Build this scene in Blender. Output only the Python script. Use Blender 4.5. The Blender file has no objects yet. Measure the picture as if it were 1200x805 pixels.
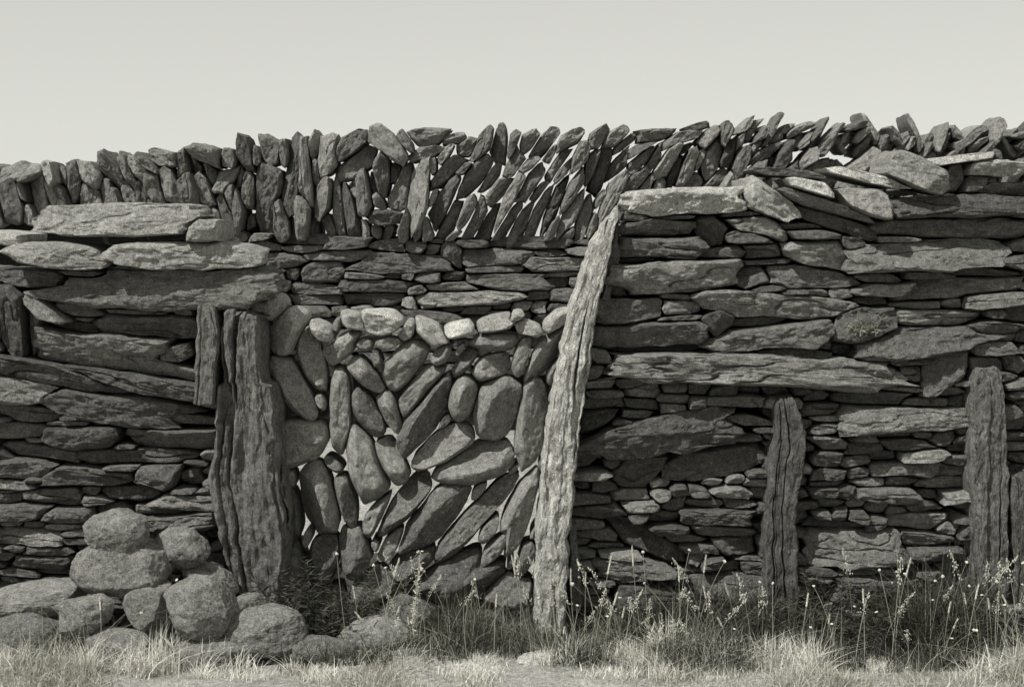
import bpy, bmesh, math, random
import numpy as np
from mathutils import Vector
C = bpy.context.scene.collection
random.seed(7); RNG = np.random.default_rng(11)
D0, F, HZ, HC = 6.0, 1800.0, 245.0, 1.65
def W(px, py, Y=0.0):
    s = (D0+Y)/F
    return np.array([(px-600)*s, Y, HC-(py-HZ)*s])
# ---------------------------------------------------------------- noise
def _h(ix, iy, iz):
    n = (ix*374761393 + iy*668265263 + iz*2147483647*3 + 1013904223) & 0xFFFFFFFF
    n = ((n ^ (n >> 13))*1274126177) & 0xFFFFFFFF
    n = ((n ^ (n >> 16))*2246822519) & 0xFFFFFFFF
    return ((n ^ (n >> 15)) & 0xFFFFFF)/float(0xFFFFFF)*2-1
def vn(q):
    i = np.floor(q).astype(np.int64); f = q-i; f = f*f*(3-2*f)
    x, y, z = i[:, 0], i[:, 1], i[:, 2]; a, b, c = f[:, 0], f[:, 1], f[:, 2]
    def L(p, q_, t): return p+(q_-p)*t
    return L(L(L(_h(x, y, z), _h(x+1, y, z), a), L(_h(x, y+1, z), _h(x+1, y+1, z), a), b),
             L(L(_h(x, y, z+1), _h(x+1, y, z+1), a), L(_h(x, y+1, z+1), _h(x+1, y+1, z+1), a), b), c)
def fbm(q, o=3):
    r = 0; a = 1.0
    for k in range(o):
        r = r+a*vn(q); q = q*2.07+17.3; a *= .5
    return r
# ---------------------------------------------------------------- materials
def nd(nt, t, **kw):
    n = nt.nodes.new(t)
    for k, v in kw.items(): setattr(n, k, v)
    return n
def stone_mat(name, base, lichen=.25, strata=1.0, spread=.5, axis='h', bump=1.0):
    m = bpy.data.materials.new(name); m.use_nodes = True; nt = m.node_tree
    bs = nt.nodes['Principled BSDF']; bs.inputs['Roughness'].default_value = .93
    try: bs.inputs['Specular IOR Level'].default_value = .12
    except: pass
    L = nt.links.new
    tc = nd(nt, 'ShaderNodeTexCoord'); geo = nd(nt, 'ShaderNodeNewGeometry')
    mul = nd(nt, 'ShaderNodeVectorMath', operation='SCALE'); cx = nd(nt, 'ShaderNodeCombineXYZ')
    for i in range(3): L(geo.outputs['Random Per Island'], cx.inputs[i])
    L(cx.outputs[0], mul.inputs[0]); mul.inputs['Scale'].default_value = 37.0
    add = nd(nt, 'ShaderNodeVectorMath', operation='ADD'); L(tc.outputs['Object'], add.inputs[0]); L(mul.outputs[0], add.inputs[1])
    def noise(scale, det, rough, vec=None, dist=0):
        n = nd(nt, 'ShaderNodeTexNoise'); n.inputs['Scale'].default_value = scale; n.inputs['Detail'].default_value = det
        n.inputs['Roughness'].default_value = rough; n.inputs['Distortion'].default_value = dist
        L(vec if vec else add.outputs[0], n.inputs['Vector']); return n.outputs['Fac']
    def mp(sc):
        n = nd(nt, 'ShaderNodeMapping'); n.inputs['Scale'].default_value = sc; L(add.outputs[0], n.inputs['Vector']); return n.outputs[0]
    def math_(op, a, b):
        n = nd(nt, 'ShaderNodeMath', operation=op)
        for i, v in enumerate((a, b)):
            if isinstance(v, (int, float)): n.inputs[i].default_value = v
            else: L(v, n.inputs[i])
        return n.outputs[0]
    def rng(v, a, b, c, d):
        n = nd(nt, 'ShaderNodeMapRange'); L(v, n.inputs[0])
        for i, x in enumerate((a, b, c, d)): n.inputs[i+1].default_value = x
        return n.outputs[0]
    st = noise(1.0, 8, .8, mp((13, 26, 40) if axis == 'h' else (38, 26, 9)), .3)
    big = noise(6, 4, .6); mid = noise(44, 8, .82); fine = noise(190, 5, .85)
    v = math_('MULTIPLY', rng(geo.outputs['Random Per Island'], 0, 1, 1-spread*.6, 1+spread*.6), rng(big, .3, .7, .85, 1.15))
    v = math_('MULTIPLY', v, rng(mid, .35, .65, .5, 1.5))
    v = math_('MULTIPLY', v, rng(fine, .37, .63, .45, 1.55))
    if axis == 'v': v = math_('MULTIPLY', v, rng(st, .38, .62, .6, 1.3))
    rgb = nd(nt, 'ShaderNodeMix', data_type='RGBA', blend_type='MULTIPLY'); rgb.inputs[0].default_value = 1
    rgb.inputs[6].default_value = (base, base*.985, base*.92, 1)
    cc = nd(nt, 'ShaderNodeCombineXYZ')
    for i in range(3): L(v, cc.inputs[i])
    L(cc.outputs[0], rgb.inputs[7])
    lf = rng(noise(17, 8, .82), .60, .64, 0, lichen); lf2 = rng(noise(80, 4, .75), .60, .64, 0, lichen*1.3)
    lm = math_('MAXIMUM', lf, lf2)
    mx = nd(nt, 'ShaderNodeMix', data_type='RGBA'); L(lm, mx.inputs[0]); L(rgb.outputs[2], mx.inputs[6]); mx.inputs[7].default_value = (.52, .515, .485, 1)
    L(mx.outputs[2], bs.inputs['Base Color'])
    b1 = nd(nt, 'ShaderNodeBump'); b1.inputs['Strength'].default_value = 1*bump; b1.inputs['Distance'].default_value = .020*strata+.002; L(st, b1.inputs['Height'])
    b2 = nd(nt, 'ShaderNodeBump'); b2.inputs['Strength'].default_value = 1*bump; b2.inputs['Distance'].default_value = .025; L(mid, b2.inputs['Height']); L(b1.outputs[0], b2.inputs['Normal'])
    b3 = nd(nt, 'ShaderNodeBump'); b3.inputs['Strength'].default_value = 1*bump; b3.inputs['Distance'].default_value = .008; L(fine, b3.inputs['Height']); L(b2.outputs[0], b3.inputs['Normal'])
    L(b3.outputs[0], bs.inputs['Normal'])
    return m
M_wall = stone_mat('weathered_schist', .190, .32, .9)
M_mid = stone_mat('pale_schist', .32, .42, .8)
M_light = stone_mat('sunlit_pale_stone', .70, .3, .6, .2)  # pale stone, its base colour raised to paint in the sun highlight
M_soft = stone_mat('sunlit_pale_top', .50, .4, .4, .3)  # sunlight on the infill's top row put into a lighter base colour
M_fill = stone_mat('speckled_fieldstone', .31, .75, .15, .6)
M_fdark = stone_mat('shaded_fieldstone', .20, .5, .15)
M_cop = stone_mat('coping_schist', .29, .5, .6)
M_core = stone_mat('joint_shade_hearting', .025, .0, .6)  # hearting coloured near-black so the joints' shade is painted in
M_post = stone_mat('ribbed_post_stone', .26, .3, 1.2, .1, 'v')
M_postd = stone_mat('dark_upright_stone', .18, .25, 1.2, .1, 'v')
M_postl = stone_mat('pale_post_stone', .74, .2, 1.2, .1, 'v')  # one even, very pale tone over the whole post
M_boul = stone_mat('lichened_boulder', .26, .8, .1)
M_cap = stone_mat('sunlit_pale_cap', .46, .4, .6, .3)  # lighter copy of the schist; brightness of sun-lit caps put into the colour
def plain(name, col, spread=.5, rough=.8):
    m = bpy.data.materials.new(name); m.use_nodes = True; nt = m.node_tree; bs = nt.nodes['Principled BSDF']; bs.inputs['Roughness'].default_value = rough
    try: bs.inputs['Specular IOR Level'].default_value = .2
    except: pass
    geo = nd(nt, 'ShaderNodeNewGeometry'); r = nd(nt, 'ShaderNodeMapRange'); nt.links.new(geo.outputs['Random Per Island'], r.inputs[0])
    r.inputs[3].default_value = 1-spread; r.inputs[4].default_value = 1+spread
    c = nd(nt, 'ShaderNodeVectorMath', operation='SCALE'); c.inputs[0].default_value = col; nt.links.new(r.outputs[0], c.inputs['Scale'])
    nt.links.new(c.outputs[0], bs.inputs['Base Color']); return m
M_straw = plain('dry_straw_grass', (.38, .375, .325), .55)
M_tuft = plain('bleached_grass', (.64, .63, .57), .4)
M_stem = plain('dry_stem', (.27, .265, .22), .5)
M_midg = plain('grey_green_grass', (.12, .12, .095), .6)
M_dkgrass = plain('dark_green_grass', (.042, .042, .033), .6)
M_leaf = plain('dark_weed_leaf', (.055, .055, .044), .6)
M_leaf2 = plain('pale_weed_leaf', (.20, .195, .16), .4)
M_seed = plain('pale_seed', (.56, .55, .48), .4)
# ---------------------------------------------------------------- object helpers
def mesh_obj(name, V, Fc, mat, parent=None, loc=(0, 0, 0), rot=(0, 0, 0), smooth=True, sharp=None):
    me = bpy.data.meshes.new(name); me.from_pydata(V.tolist() if hasattr(V, 'tolist') else V, [], Fc)
    if smooth: me.polygons.foreach_set('use_smooth', [True]*len(me.polygons))
    if sharp:
        try: me.set_sharp_from_angle(angle=math.radians(sharp))
        except Exception as e: pass
    me.materials.append(mat); o = bpy.data.objects.new(name, me); C.objects.link(o)
    o.location = loc; o.rotation_euler = rot
    if parent: o.parent = parent; o.location = [loc[i]-parent.location[i] for i in range(3)]
    return o
def tag(o, label, cat, group=None, kind=None):
    o['label'] = label; o['category'] = cat
    if group: o['group'] = group
    if kind: o['kind'] = kind
    return o
def empty(name, loc): 
    o = bpy.data.objects.new(name, None); C.objects.link(o); o.location = loc; o.empty_display_size = .1; return o
# ---------------------------------------------------------------- stone mesh
_fc = {}
def ring_faces(K, R):
    if (K, R) in _fc: return _fc[(K, R)]
    f = []
    for k in range(K): f.append((0, 1+(k+1) % K, 1+k))
    for r in range(R-1):
        b = 1+r*K
        for k in range(K):
            k2 = (k+1) % K; f.append((b+k, b+k2, b+K+k2, b+K+k))
    e = 1+R*K; b = 1+(R-1)*K
    for k in range(K): f.append((b+k, b+(k+1) % K, e))
    _fc[(K, R)] = f; return f
def stone_mesh(P, thick, bulge, tilt, strata, rough, ncut=2, nf=9, er=None, flat=5, step=.5, edge=1.0):
    K = len(P); hb = max(min(np.abs(P[:, 0]).max(), np.abs(P[:, 1]).max()), .012); ha = max(np.abs(P[:, 0]).max(), .012)
    t = np.linspace(0, 1, nf+1)[1:]; s = 1-(1-t)**1.25
    if er is None: er = min(.40*hb, .016)
    y = -bulge*(1-s**flat)+er*s**9
    side = [(1.012, er+.08*thick), (1.0, er+.3*thick), (.98, er+.6*thick), (.94, thick*.9), (.84, thick), (.45, thick*1.02)]
    s = np.concatenate([s, [a for a, b in side]]); y = np.concatenate([y, [b for a, b in side]]); R = len(s)
    X = (s[:, None]*P[None, :, 0]).ravel(); Z = (s[:, None]*P[None, :, 1]).ravel(); Yv = np.repeat(y, K)
    V = np.zeros((2+R*K, 3)); V[1:-1, 0] = X; V[1:-1, 1] = Yv; V[1:-1, 2] = Z; V[0, 1] = -bulge; V[-1, 1] = thick*1.02
    fr = V[:, 1] < thick*.3
    for c in range(ncut):
        a = RNG.uniform(0, 2*math.pi); g = RNG.uniform(.5, 1.6)*max(bulge, .3*hb)/hb
        pl = -bulge*RNG.uniform(.1, .95)+g*(math.cos(a)*V[:, 0]*hb/ha+math.sin(a)*V[:, 2])
        V[fr, 1] = np.maximum(V[fr, 1], pl[fr])
    off = RNG.uniform(0, 500, 3)
    w = np.where(fr, 1.0, .5)
    n1 = fbm(V*np.array([15, 14, 24])+off, 4)
    wob = vn(V*np.array([7, 7, 7])+off+31)*.9
    lay = np.floor((V[:, 2]*1.0+.010*wob+V[:, 0]*.05)/max(.012, hb*.45)+off[0]+.45*vn(V*np.array([22, 3, 3])+off))
    stp = _h(lay.astype(np.int64), np.floor(V[:, 0]*4+off[1]+.4*vn(V*30+off)).astype(np.int64), np.zeros(len(V), np.int64)+int(off[2]))
    n2 = fbm(V*np.array([14, 24, 50])+off+90, 2)
    crack = np.exp(-(np.abs(vn(V*np.array([8, 10, 30])+off+140))/.07)**2)*np.clip(vn(V*np.array([5, 5, 5])+off+70)*2+.2, 0, 1)
    n3 = vn(V*np.array([75, 60, 85])+off)
    r2 = fbm(V*np.array([16, 14, 24])+off+200, 4)*min(.085, .0085/hb)*edge
    V[:, 0] *= 1+r2; V[:, 2] *= 1+r2
    V[:, 1] += w*(rough*n1+strata*(.4*n2+step*stp+2.2*crack)+.0038*n3)+tilt[0]*V[:, 0]+tilt[1]*V[:, 2]
    V[:, 2] += .15*strata*n1*w
    return V, ring_faces(K, R)
# ---------------------------------------------------------------- 2-D layout of the stones in a wall face (anisotropic cells)
def inpoly(poly, X, Y):
    r = np.zeros(X.shape, bool); n = len(poly)
    for i in range(n):
        x1, y1 = poly[i]; x2, y2 = poly[(i+1) % n]
        if y1 == y2: continue
        c = ((Y > min(y1, y2)) & (Y <= max(y1, y2))) & (X < (Y-y1)*(x2-x1)/(y2-y1)+x1)
        r ^= c
    return r
class Layout:
    def __init__(s, poly, pad=60, p=3.6, sk=.8, tp=.3):
        xs = [q[0] for q in poly]; ys = [q[1] for q in poly]; s.p = p; s.sk = sk; s.tp = tp
        s.x0 = int(min(xs))-pad; s.y0 = int(min(ys))-pad; s.w = int(max(xs))+pad-s.x0; s.h = int(max(ys))+pad-s.y0
        gx, gy = np.meshgrid(np.arange(s.w)+s.x0, np.arange(s.h)+s.y0); s.reg = inpoly(poly, gx, gy)
        s.free = s.reg.copy(); s.st = []
    def win(s, st, k):
        cx, cy, a, b, an = st[:5]; t = math.radians(an); ca, sa = math.cos(t), math.sin(t); k2 = k*1.25
        ex = (abs(a*ca)+abs(b*sa))*k2+b+2; ey = (abs(a*sa)+abs(b*ca))*k2+b*.4+2
        i0 = max(0, int(cx-ex-s.x0)); i1 = min(s.w, int(cx+ex-s.x0)+1); j0 = max(0, int(cy-ey-s.y0)); j1 = min(s.h, int(cy+ey-s.y0)+1)
        if i1 <= i0 or j1 <= j0: return None
        dx = (np.arange(i0, i1)+s.x0-cx)[None, :]; dy = -(np.arange(j0, j1)+s.y0-cy)[:, None]
        u = (dx*ca+dy*sa)/a; v = (-dx*sa+dy*ca)/b; o = st[5]; p = o['p']
        u = u+o['sk']*v*(b/a); v = v/np.clip(1+o['tp']*np.clip(u, -1.2, 1.2), .4, 2)
        return (slice(j0, j1), slice(i0, i1)), (np.abs(u)**p+np.abs(v)**p)**(1/p)
    def mk(s, st):
        o = dict(st[5]) if len(st) > 5 else {}
        o.setdefault('p', s.p)
        if o['p'] > 4.5: o.setdefault('sk', 0); o.setdefault('tp', 0)
        o.setdefault('sk', RNG.uniform(-s.sk, s.sk)); o.setdefault('tp', RNG.uniform(-s.tp, s.tp))
        return tuple(st[:5])+(o,)
    def add(s, st):
        st = s.mk(st); s.st.append(st); w = s.win(st, 1.0)
        if w: s.free[w[0]] &= ~(w[1] < 1.0)
    def courses(s, size, tilt=lambda x, y: 0.0, hmin=9, lmin=14):
        it = 0
        while it < 12000:
            it += 1
            rows = np.flatnonzero(s.free.any(axis=1))
            if len(rows) == 0: break
            y = rows[-1]; cols = np.flatnonzero(s.free[y]); x = cols[0]
            amin, amax, bmin, bmax = size(x+s.x0, y+s.y0)
            h = RNG.uniform(bmin, bmax)*2; L = RNG.uniform(amin, amax)*2*(.65 if RNG.random() < .25 else 1)
            col = s.free[max(0, y-int(h)):y+1, x][::-1]; vr = len(col) if col.all() else int(np.argmin(col))
            ym = int(y-min(h, max(vr, 3))/2)
            xr = x
            while xr < s.w-1 and xr-x < L and s.free[ym, xr+1]: xr += 1
            if vr < 4 or xr-x < lmin:
                s.free[max(0, y-1):y+1, x:x+3] = False; continue
            hs = []
            for mid in np.linspace(x+2, xr-2, 5).astype(int):
                up = s.free[max(0, y-int(h)):y+1, mid][::-1]; hs.append(len(up) if up.all() else int(np.argmin(up)))
            vm = float(np.median(hs)); h2 = min(h, vm)
            if h2 < hmin-2:
                s.free[max(0, y-1):y+1, x:x+3] = False; continue
            a = (xr-x)/2.0+1
            st = s.mk(((x+xr)/2+s.x0, y-h2/2+s.y0, a, h2/2+.5, tilt(x+s.x0, y+s.y0)+RNG.uniform(-4, 4)))
            s.st.append(st); w = s.win(st, 1.0)
            if w: s.free[w[0]] &= ~(w[1] < 1.0)
            s.free[int(y-h2*.55):y+1, x:xr+1] = False
    def darts(s, sizes, angle, tries=500, tol=.12):
        for (a, b) in sizes:
            for t in range(tries):
                if t % 40 == 0:
                    F_ = np.argwhere(s.free)
                    if len(F_) == 0: return
                j, i = F_[RNG.integers(len(F_))]
                if not s.free[j, i]: continue
                st = s.mk((i+s.x0, j+s.y0, a*RNG.uniform(.85, 1.15), b*RNG.uniform(.85, 1.15), angle(i+s.x0, j+s.y0)+RNG.normal(0, 10)))
                w = s.win(st, 1.0)
                if not w: continue
                ins = w[1] < 1
                if (~s.free[w[0]] & ins).sum() > tol*ins.sum(): continue
                s.st.append(st); s.free[w[0]] &= ~ins
    def solve(s, slack=1.3):
        s.best = np.full((s.h, s.w), 9.0); s.own = np.full((s.h, s.w), -1)
        for i, st in enumerate(s.st):
            w = s.win(st, slack)
            if not w: continue
            d = w[1]; B = s.best[w[0]]; O = s.own[w[0]]
            ok = (d < B) & (d < min(slack, st[5].get('sl', 9))) & (s.reg[w[0]] | (d < 1.02))
            B[ok] = d[ok]; O[ok] = i
    def outline(s, i, slack=1.3, gap=1.2, rnd=0):
        cx, cy, a, b, an, opt = s.st[i]; t = math.radians(an); ca, sa = math.cos(t), math.sin(t)
        size = a+b; K = int(min(150, max(40, size*1.1))); th = np.arange(K)/K*2*math.pi
        T = np.arange(.1, slack*1.5, .03)
        U = a*np.cos(th)[:, None]*T; Vv = b*np.sin(th)[:, None]*T
        px = (cx+U*ca-Vv*sa-s.x0).round().astype(int).clip(0, s.w-1); py = (cy-(U*sa+Vv*ca)-s.y0).round().astype(int).clip(0, s.h-1)
        bad = s.own[py, px] != i; bad[:, -1] = True
        r = T[np.argmax(bad, axis=1)]; r = np.maximum(r, .4)
        r = np.minimum(r, np.median(r)*1.5)
        nc = opt.get('nc', int(RNG.integers(7, 11))); nc = min(nc+int(size > 80)*5, K//2)
        P = np.stack([a*r*np.cos(th), b*r*np.sin(th)], 1)
        idx = set(((np.arange(nc)+RNG.uniform(-.3, .3, nc))*K/nc).round().astype(int) % K)
        rr = (np.roll(r, 1)+r+np.roll(r, -1)); mxs = [k for k in range(K) if rr[k] >= rr[(k-1) % K] and rr[k] > rr[(k+1) % K] and rr[k] > 3*np.median(r)*1.08]
        for k in mxs:
            idx = {q for q in idx if min((q-k) % K, (k-q) % K) > 2}; idx.add(k)
        idx = np.array(sorted(idx)); Q = P.copy()
        for q in range(len(idx)):
            k0 = idx[q]; k1 = idx[(q+1) % len(idx)]; n = (k1-k0) % K or K
            for m in range(n):
                f = m/n; Q[(k0+m) % K] = P[k0]*(1-f)+P[k1]*f
        Q = Q*.85+P*.15
        for _ in range(opt.get('rnd', rnd)): Q = .25*np.roll(Q, 1, 0)+.5*Q+.25*np.roll(Q, -1, 0)
        return Q*np.array([max(.5, 1-gap/a), max(.5, 1-gap/b)])
def emit(lay, root, Y0, mats, name='stone', thick=.42, slack=1.3, gap=1.2, offs=.03, strata=.006, rough=.006, bulge=.5, maxparts=100, tilt=.18, jag=2, flat=5, sharp=32, rnd=0, bmax=.035, edge=1.0):
    lay.solve(slack); s = (D0+Y0)/F; made = []
    for i, st in enumerate(lay.st):
        opt = st[5]; P = lay.outline(i, slack, opt.get('gap', gap), rnd)*s
        hb = min(np.abs(P[:, 0]).max(), np.abs(P[:, 1]).max())
        if hb < .008: continue
        size = np.abs(P).max()
        V, Fc = stone_mesh(P, opt.get('thick', thick)*RNG.uniform(.85, 1.1), min(bulge*hb, bmax)*opt.get('bulge', 1)*RNG.uniform(.6, 1.3), (RNG.normal(0, tilt*.35), opt.get('tilt', RNG.normal(0, tilt))), strata*opt.get('strata', 1)*min(1, hb/.03), rough*min(1.3, .5+hb/.06), jag, 9 if size < .1 else (15 if size < .22 else 24), flat=flat, edge=edge)
        w = W(st[0], st[1], Y0); w[1] += opt.get('off', RNG.uniform(-offs, offs))
        m = opt.get('mat') or mats[0][int(RNG.choice(len(mats[0]), p=mats[1]))]
        made.append((st[2]*st[3], st, V, Fc, w, m, opt))
    parts = [q for q in made if 'label' not in q[6]]
    vis = lambda q: -5 < q[1][0] < 1205 and q[1][1] < 800
    parts.sort(key=lambda q: -q[0]*(1 if vis(q) else .01))
    for q in made:
        if 'label' in q[6]:
            o = mesh_obj(q[6].get('name', 'stone_slab'), q[2], q[3], q[5], None, q[4], (0, -math.radians(q[1][4]), 0), sharp=sharp); tag(o, q[6]['label'], q[6].get('cat', 'stone slab'), q[6].get('group'))
    for q in parts[:maxparts]:
        mesh_obj(name, q[2], q[3], q[5], root, q[4], (0, -math.radians(q[1][4]), 0), sharp=sharp)
    rest = parts[maxparts:]
    if rest:
        VV = []; FF = []; n = 0; ml = []; mi = []
        for q in rest:
            t = math.radians(q[1][4]); ca, sa = math.cos(t), math.sin(t); V = q[2]
            VV.append(np.stack([V[:, 0]*ca-V[:, 2]*sa+q[4][0], V[:, 1]+q[4][1], V[:, 0]*sa+V[:, 2]*ca+q[4][2]], 1))
            if q[5] not in ml: ml.append(q[5])
            mi += [ml.index(q[5])]*len(q[3])
            FF += [tuple(k+n for k in f) for f in q[3]]; n += len(V)
        o = mesh_obj('small_'+name+'s', np.concatenate(VV), FF, ml[0], root, sharp=sharp); o.location = [-c for c in root.location]
        for m in ml[1:]: o.data.materials.append(m)
        o.data.polygons.foreach_set('material_index', mi); o['kind'] = 'stuff'
def _pr(name, V, F_, mat, parent):
    o = mesh_obj(name, V, F_, mat, None, smooth=False); o.parent = parent; o.location = [-c for c in parent.location]; return o
def prism(name, pts, Y0, Y1, mat, parent):
    n = len(pts); a = [W(x, y, 0) for x, y in pts]
    V = [[p[0], Y0, p[2]] for p in a]+[[p[0], Y1, p[2]] for p in a]
    F_ = [tuple(range(n)), tuple(range(2*n-1, n-1, -1))]+[(i, i+n, (i+1) % n+n, (i+1) % n) for i in range(n)]
    return _pr(name, V, F_, mat, parent)
# ================================================================ GROUND
def gh(x, y):
    x = np.asarray(x, float); y = np.asarray(y, float)
    up = np.clip((y-.5)/2.4, 0, 1); z = .36*up*up*(3-2*up)
    z = z-np.clip((y-4.5)/120, 0, 1)**1.2*26
    q = np.stack([x.ravel()*2.2, y.ravel()*2.2, np.zeros(x.size)], 1)
    n = fbm(q, 3).reshape(x.shape)
    z = z+n*.03*np.clip(1.2-np.abs(y)/30, 0, 1)+fbm(q/60, 2).reshape(x.shape)*np.clip((np.hypot(x, y)-25)/100, 0, 1)*3
    z = z+.03*np.clip((-y-.15)/.6, 0, 1)
    return z
def axis(f0, f1, st, far):
    a = list(np.arange(f0, f1, st)); d = st; x = f1
    r = []
    while x < far: r.append(x); d *= 1.25; x += d
    r.append(far); d = st; x = f0-st; l = []
    while x > -far: l.append(x); d *= 1.25; x -= d
    l.append(-far)
    return np.array(l[::-1]+a+r)
gx = axis(-4, 4, .06, 1500); gy = axis(-2, 3.4, .06, 1500)
GX, GY = np.meshgrid(gx, gy); GZ = gh(GX, GY); nx, ny = len(gx), len(gy)
gf = [(j*nx+i, j*nx+i+1, (j+1)*nx+i+1, (j+1)*nx+i) for j in range(ny-1) for i in range(nx-1)]
M_gr = stone_mat('dry_pasture_ground', .30, .4, .1, .0, bump=.4)
g = mesh_obj('ground', np.stack([GX.ravel(), GY.ravel(), GZ.ravel()], 1), gf, M_gr); g['kind'] = 'structure'
# ================================================================ BACK WALL
bw = empty('dry_stone_wall', (0, 3.2, .3))
tag(bw, 'long far dry stone wall above the blocked gateway, topped by jagged upright leaning coping stones', 'dry stone wall')
YB = 3.0
ytop = lambda x: np.interp(x, [-60, 0, 100, 200, 275, 300, 340, 450, 530, 600, 700, 760, 850, 950, 1010, 1080, 1150, 1260], [196, 190, 182, 172, 170, 162, 155, 152, 156, 152, 150, 146, 142, 150, 146, 154, 156, 148])
ybot = lambda x: np.interp(x, [-60, 280, 320, 500, 720, 1260], [262, 264, 276, 282, 282, 262])
afield = lambda x: np.interp(x, [-60, 60, 110, 270, 290, 380, 400, 500, 530, 720, 860, 900, 1260], [95, 105, 112, 105, 92, 90, 98, 86, 60, 60, 50, 48, 44])
xs = list(range(-60, 1261, 20))
lc = Layout([(x, ytop(x)+5) for x in xs]+[(x, ybot(x)) for x in xs[::-1]], p=2.7, sk=.8, tp=.4)
cop = [(287, 178, 24, 10, 105), (314, 178, 20, 13, 95), (311, 231, 42, 16, 76), (341, 208, 50, 10, 92), (358, 200, 38, 9, 90), (383, 184, 26, 13, 85), (378, 236, 32, 9, 80), (410, 170, 24, 11, 52),
 (415, 194, 32, 14, 46), (396, 237, 34, 9, 103), (409, 243, 34, 9, 98), (426, 222, 34, 9, 95), (446, 205, 28, 10, 88), (452, 255, 22, 11, 0), (458, 172, 32, 13, 130), (471, 218, 34, 11, 76), (492, 226, 40, 13, 86),
 (500, 158, 25, 12, 168), (499, 180, 22, 8, 15), (531, 162, 15, 8, 5), (527, 196, 34, 12, 50), (520, 235, 34, 11, 64), (545, 176, 20, 11, 46), (566, 166, 22, 9, 62), (587, 168, 24, 10, 80), (553, 212, 30, 12, 44),
 (561, 248, 32, 9, 60), (580, 226, 26, 10, 50), (603, 190, 22, 9, 60), (598, 232, 38, 9, 62), (618, 168, 20, 9, 50), (640, 166, 22, 10, 56), (622, 214, 30, 10, 58), (632, 250, 32, 9, 66), (655, 190, 26, 8, 60),
 (651, 238, 38, 9, 64), (667, 165, 20, 10, 30), (680, 185, 26, 9, 55), (672, 222, 30, 9, 62), (686, 252, 30, 9, 70), (700, 162, 18, 11, 40), (722, 160, 18, 11, 25), (705, 200, 34, 9, 66), (728, 190, 24, 8, 60), (716, 232, 34, 9, 68),
 (748, 176, 24, 7, 20), (770, 158, 22, 9, 5), (800, 160, 30, 10, 30), (814, 150, 18, 7, 25), (785, 185, 28, 9, 60), (806, 195, 26, 9, 62), (835, 190, 28, 11, 70), (832, 160, 18, 8, 40), (850, 158, 17, 7, 65),
 (870, 165, 20, 8, 62), (868, 192, 24, 9, 75), (10, 233, 26, 13, 110), (44, 236, 32, 14, 112), (34, 204, 17, 10, 30), (62, 208, 20, 9, 115), (73, 230, 24, 8, 120), (98, 238, 22, 13, 100), (102, 204, 20, 10, 125), (128, 200, 26, 11, 128),
 (125, 234, 22, 8, 105), (145, 228, 26, 9, 112), (160, 198, 20, 9, 120), (163, 232, 22, 9, 95), (190, 186, 20, 11, 150), (180, 222, 26, 9, 112), (200, 216, 30, 9, 108), (213, 190, 16, 9, 100), (240, 180, 22, 12, 165), (222, 225, 22, 10, 96), (240, 222, 26, 9, 110), (262, 212, 24, 11, 60), (268, 188, 16, 9, 120), (5, 203, 18, 9, 40)]
for c in cop: lc.add((c[0], c[1], c[2]*1.02, c[3]*.88, c[4]+RNG.normal(0, 4)))
for k in range(48):
    x = 876+k*8+RNG.uniform(-4, 4); lc.add((x, ytop(x)+12+RNG.uniform(-10, 12), RNG.uniform(15, 29), RNG.uniform(4.5, 8), RNG.choice([50, 38, 62, 125, 10], p=[.4, .22, .2, .12, .06])+RNG.normal(0, 9)))
lc.darts([(28, 8), (22, 7), (16, 6), (12, 5)], lambda x, y: afield(x)+(RNG.choice([-20, 0, 0, 25]) if y < ytop(x)+28 else 0), 1800, .32)
emit(lc, bw, YB, ([M_cop, M_mid, M_wall, M_cap], [.46, .32, .14, .08]), 'coping_stone', thick=.34, slack=1.34, gap=.45, offs=.08, strata=.005, rough=.0085, bulge=.8, tilt=.32, flat=3.6, maxparts=100, jag=2)  # paler stones mixed in to paint sun-lit coping tops
lb = Layout([(245, 270), (330, 274), (500, 280), (735, 280), (760, 300), (760, 440), (230, 440)])
for c in [(350, 281, 32, 7, 0), (376, 320, 26, 12, 4), (400, 300, 36, 7, -2), (470, 309, 54, 12, -2), (530, 298, 13, 15, 80), (575, 302, 42, 11, 2), (620, 285, 48, 8, 0), (590, 330, 46, 9, -2), (440, 335, 40, 8, 0), (550, 350, 60, 8, 1), (650, 310, 36, 9, 2), (330, 305, 24, 9, -3)]: lb.add(c)
lb.courses(lambda x, y: (14, 36, 4.5, 8), hmin=8, lmin=14)
emit(lb, bw, YB, ([M_wall, M_mid], [.65, .35]), 'stone', thick=.3, slack=1.45, gap=.6, offs=.05, strata=.005, rough=.008, tilt=.3)
sB = (D0+YB)/F
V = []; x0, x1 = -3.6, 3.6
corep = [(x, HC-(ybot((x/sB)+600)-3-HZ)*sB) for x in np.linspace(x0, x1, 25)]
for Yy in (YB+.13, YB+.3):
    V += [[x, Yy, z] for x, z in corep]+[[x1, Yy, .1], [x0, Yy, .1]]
n = 27; _pr('rubble_core', V, [tuple(range(n)), tuple(range(2*n-1, n-1, -1))]+[(i, i+n, (i+1) % n+n, (i+1) % n) for i in range(n)], M_core, bw)
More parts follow.
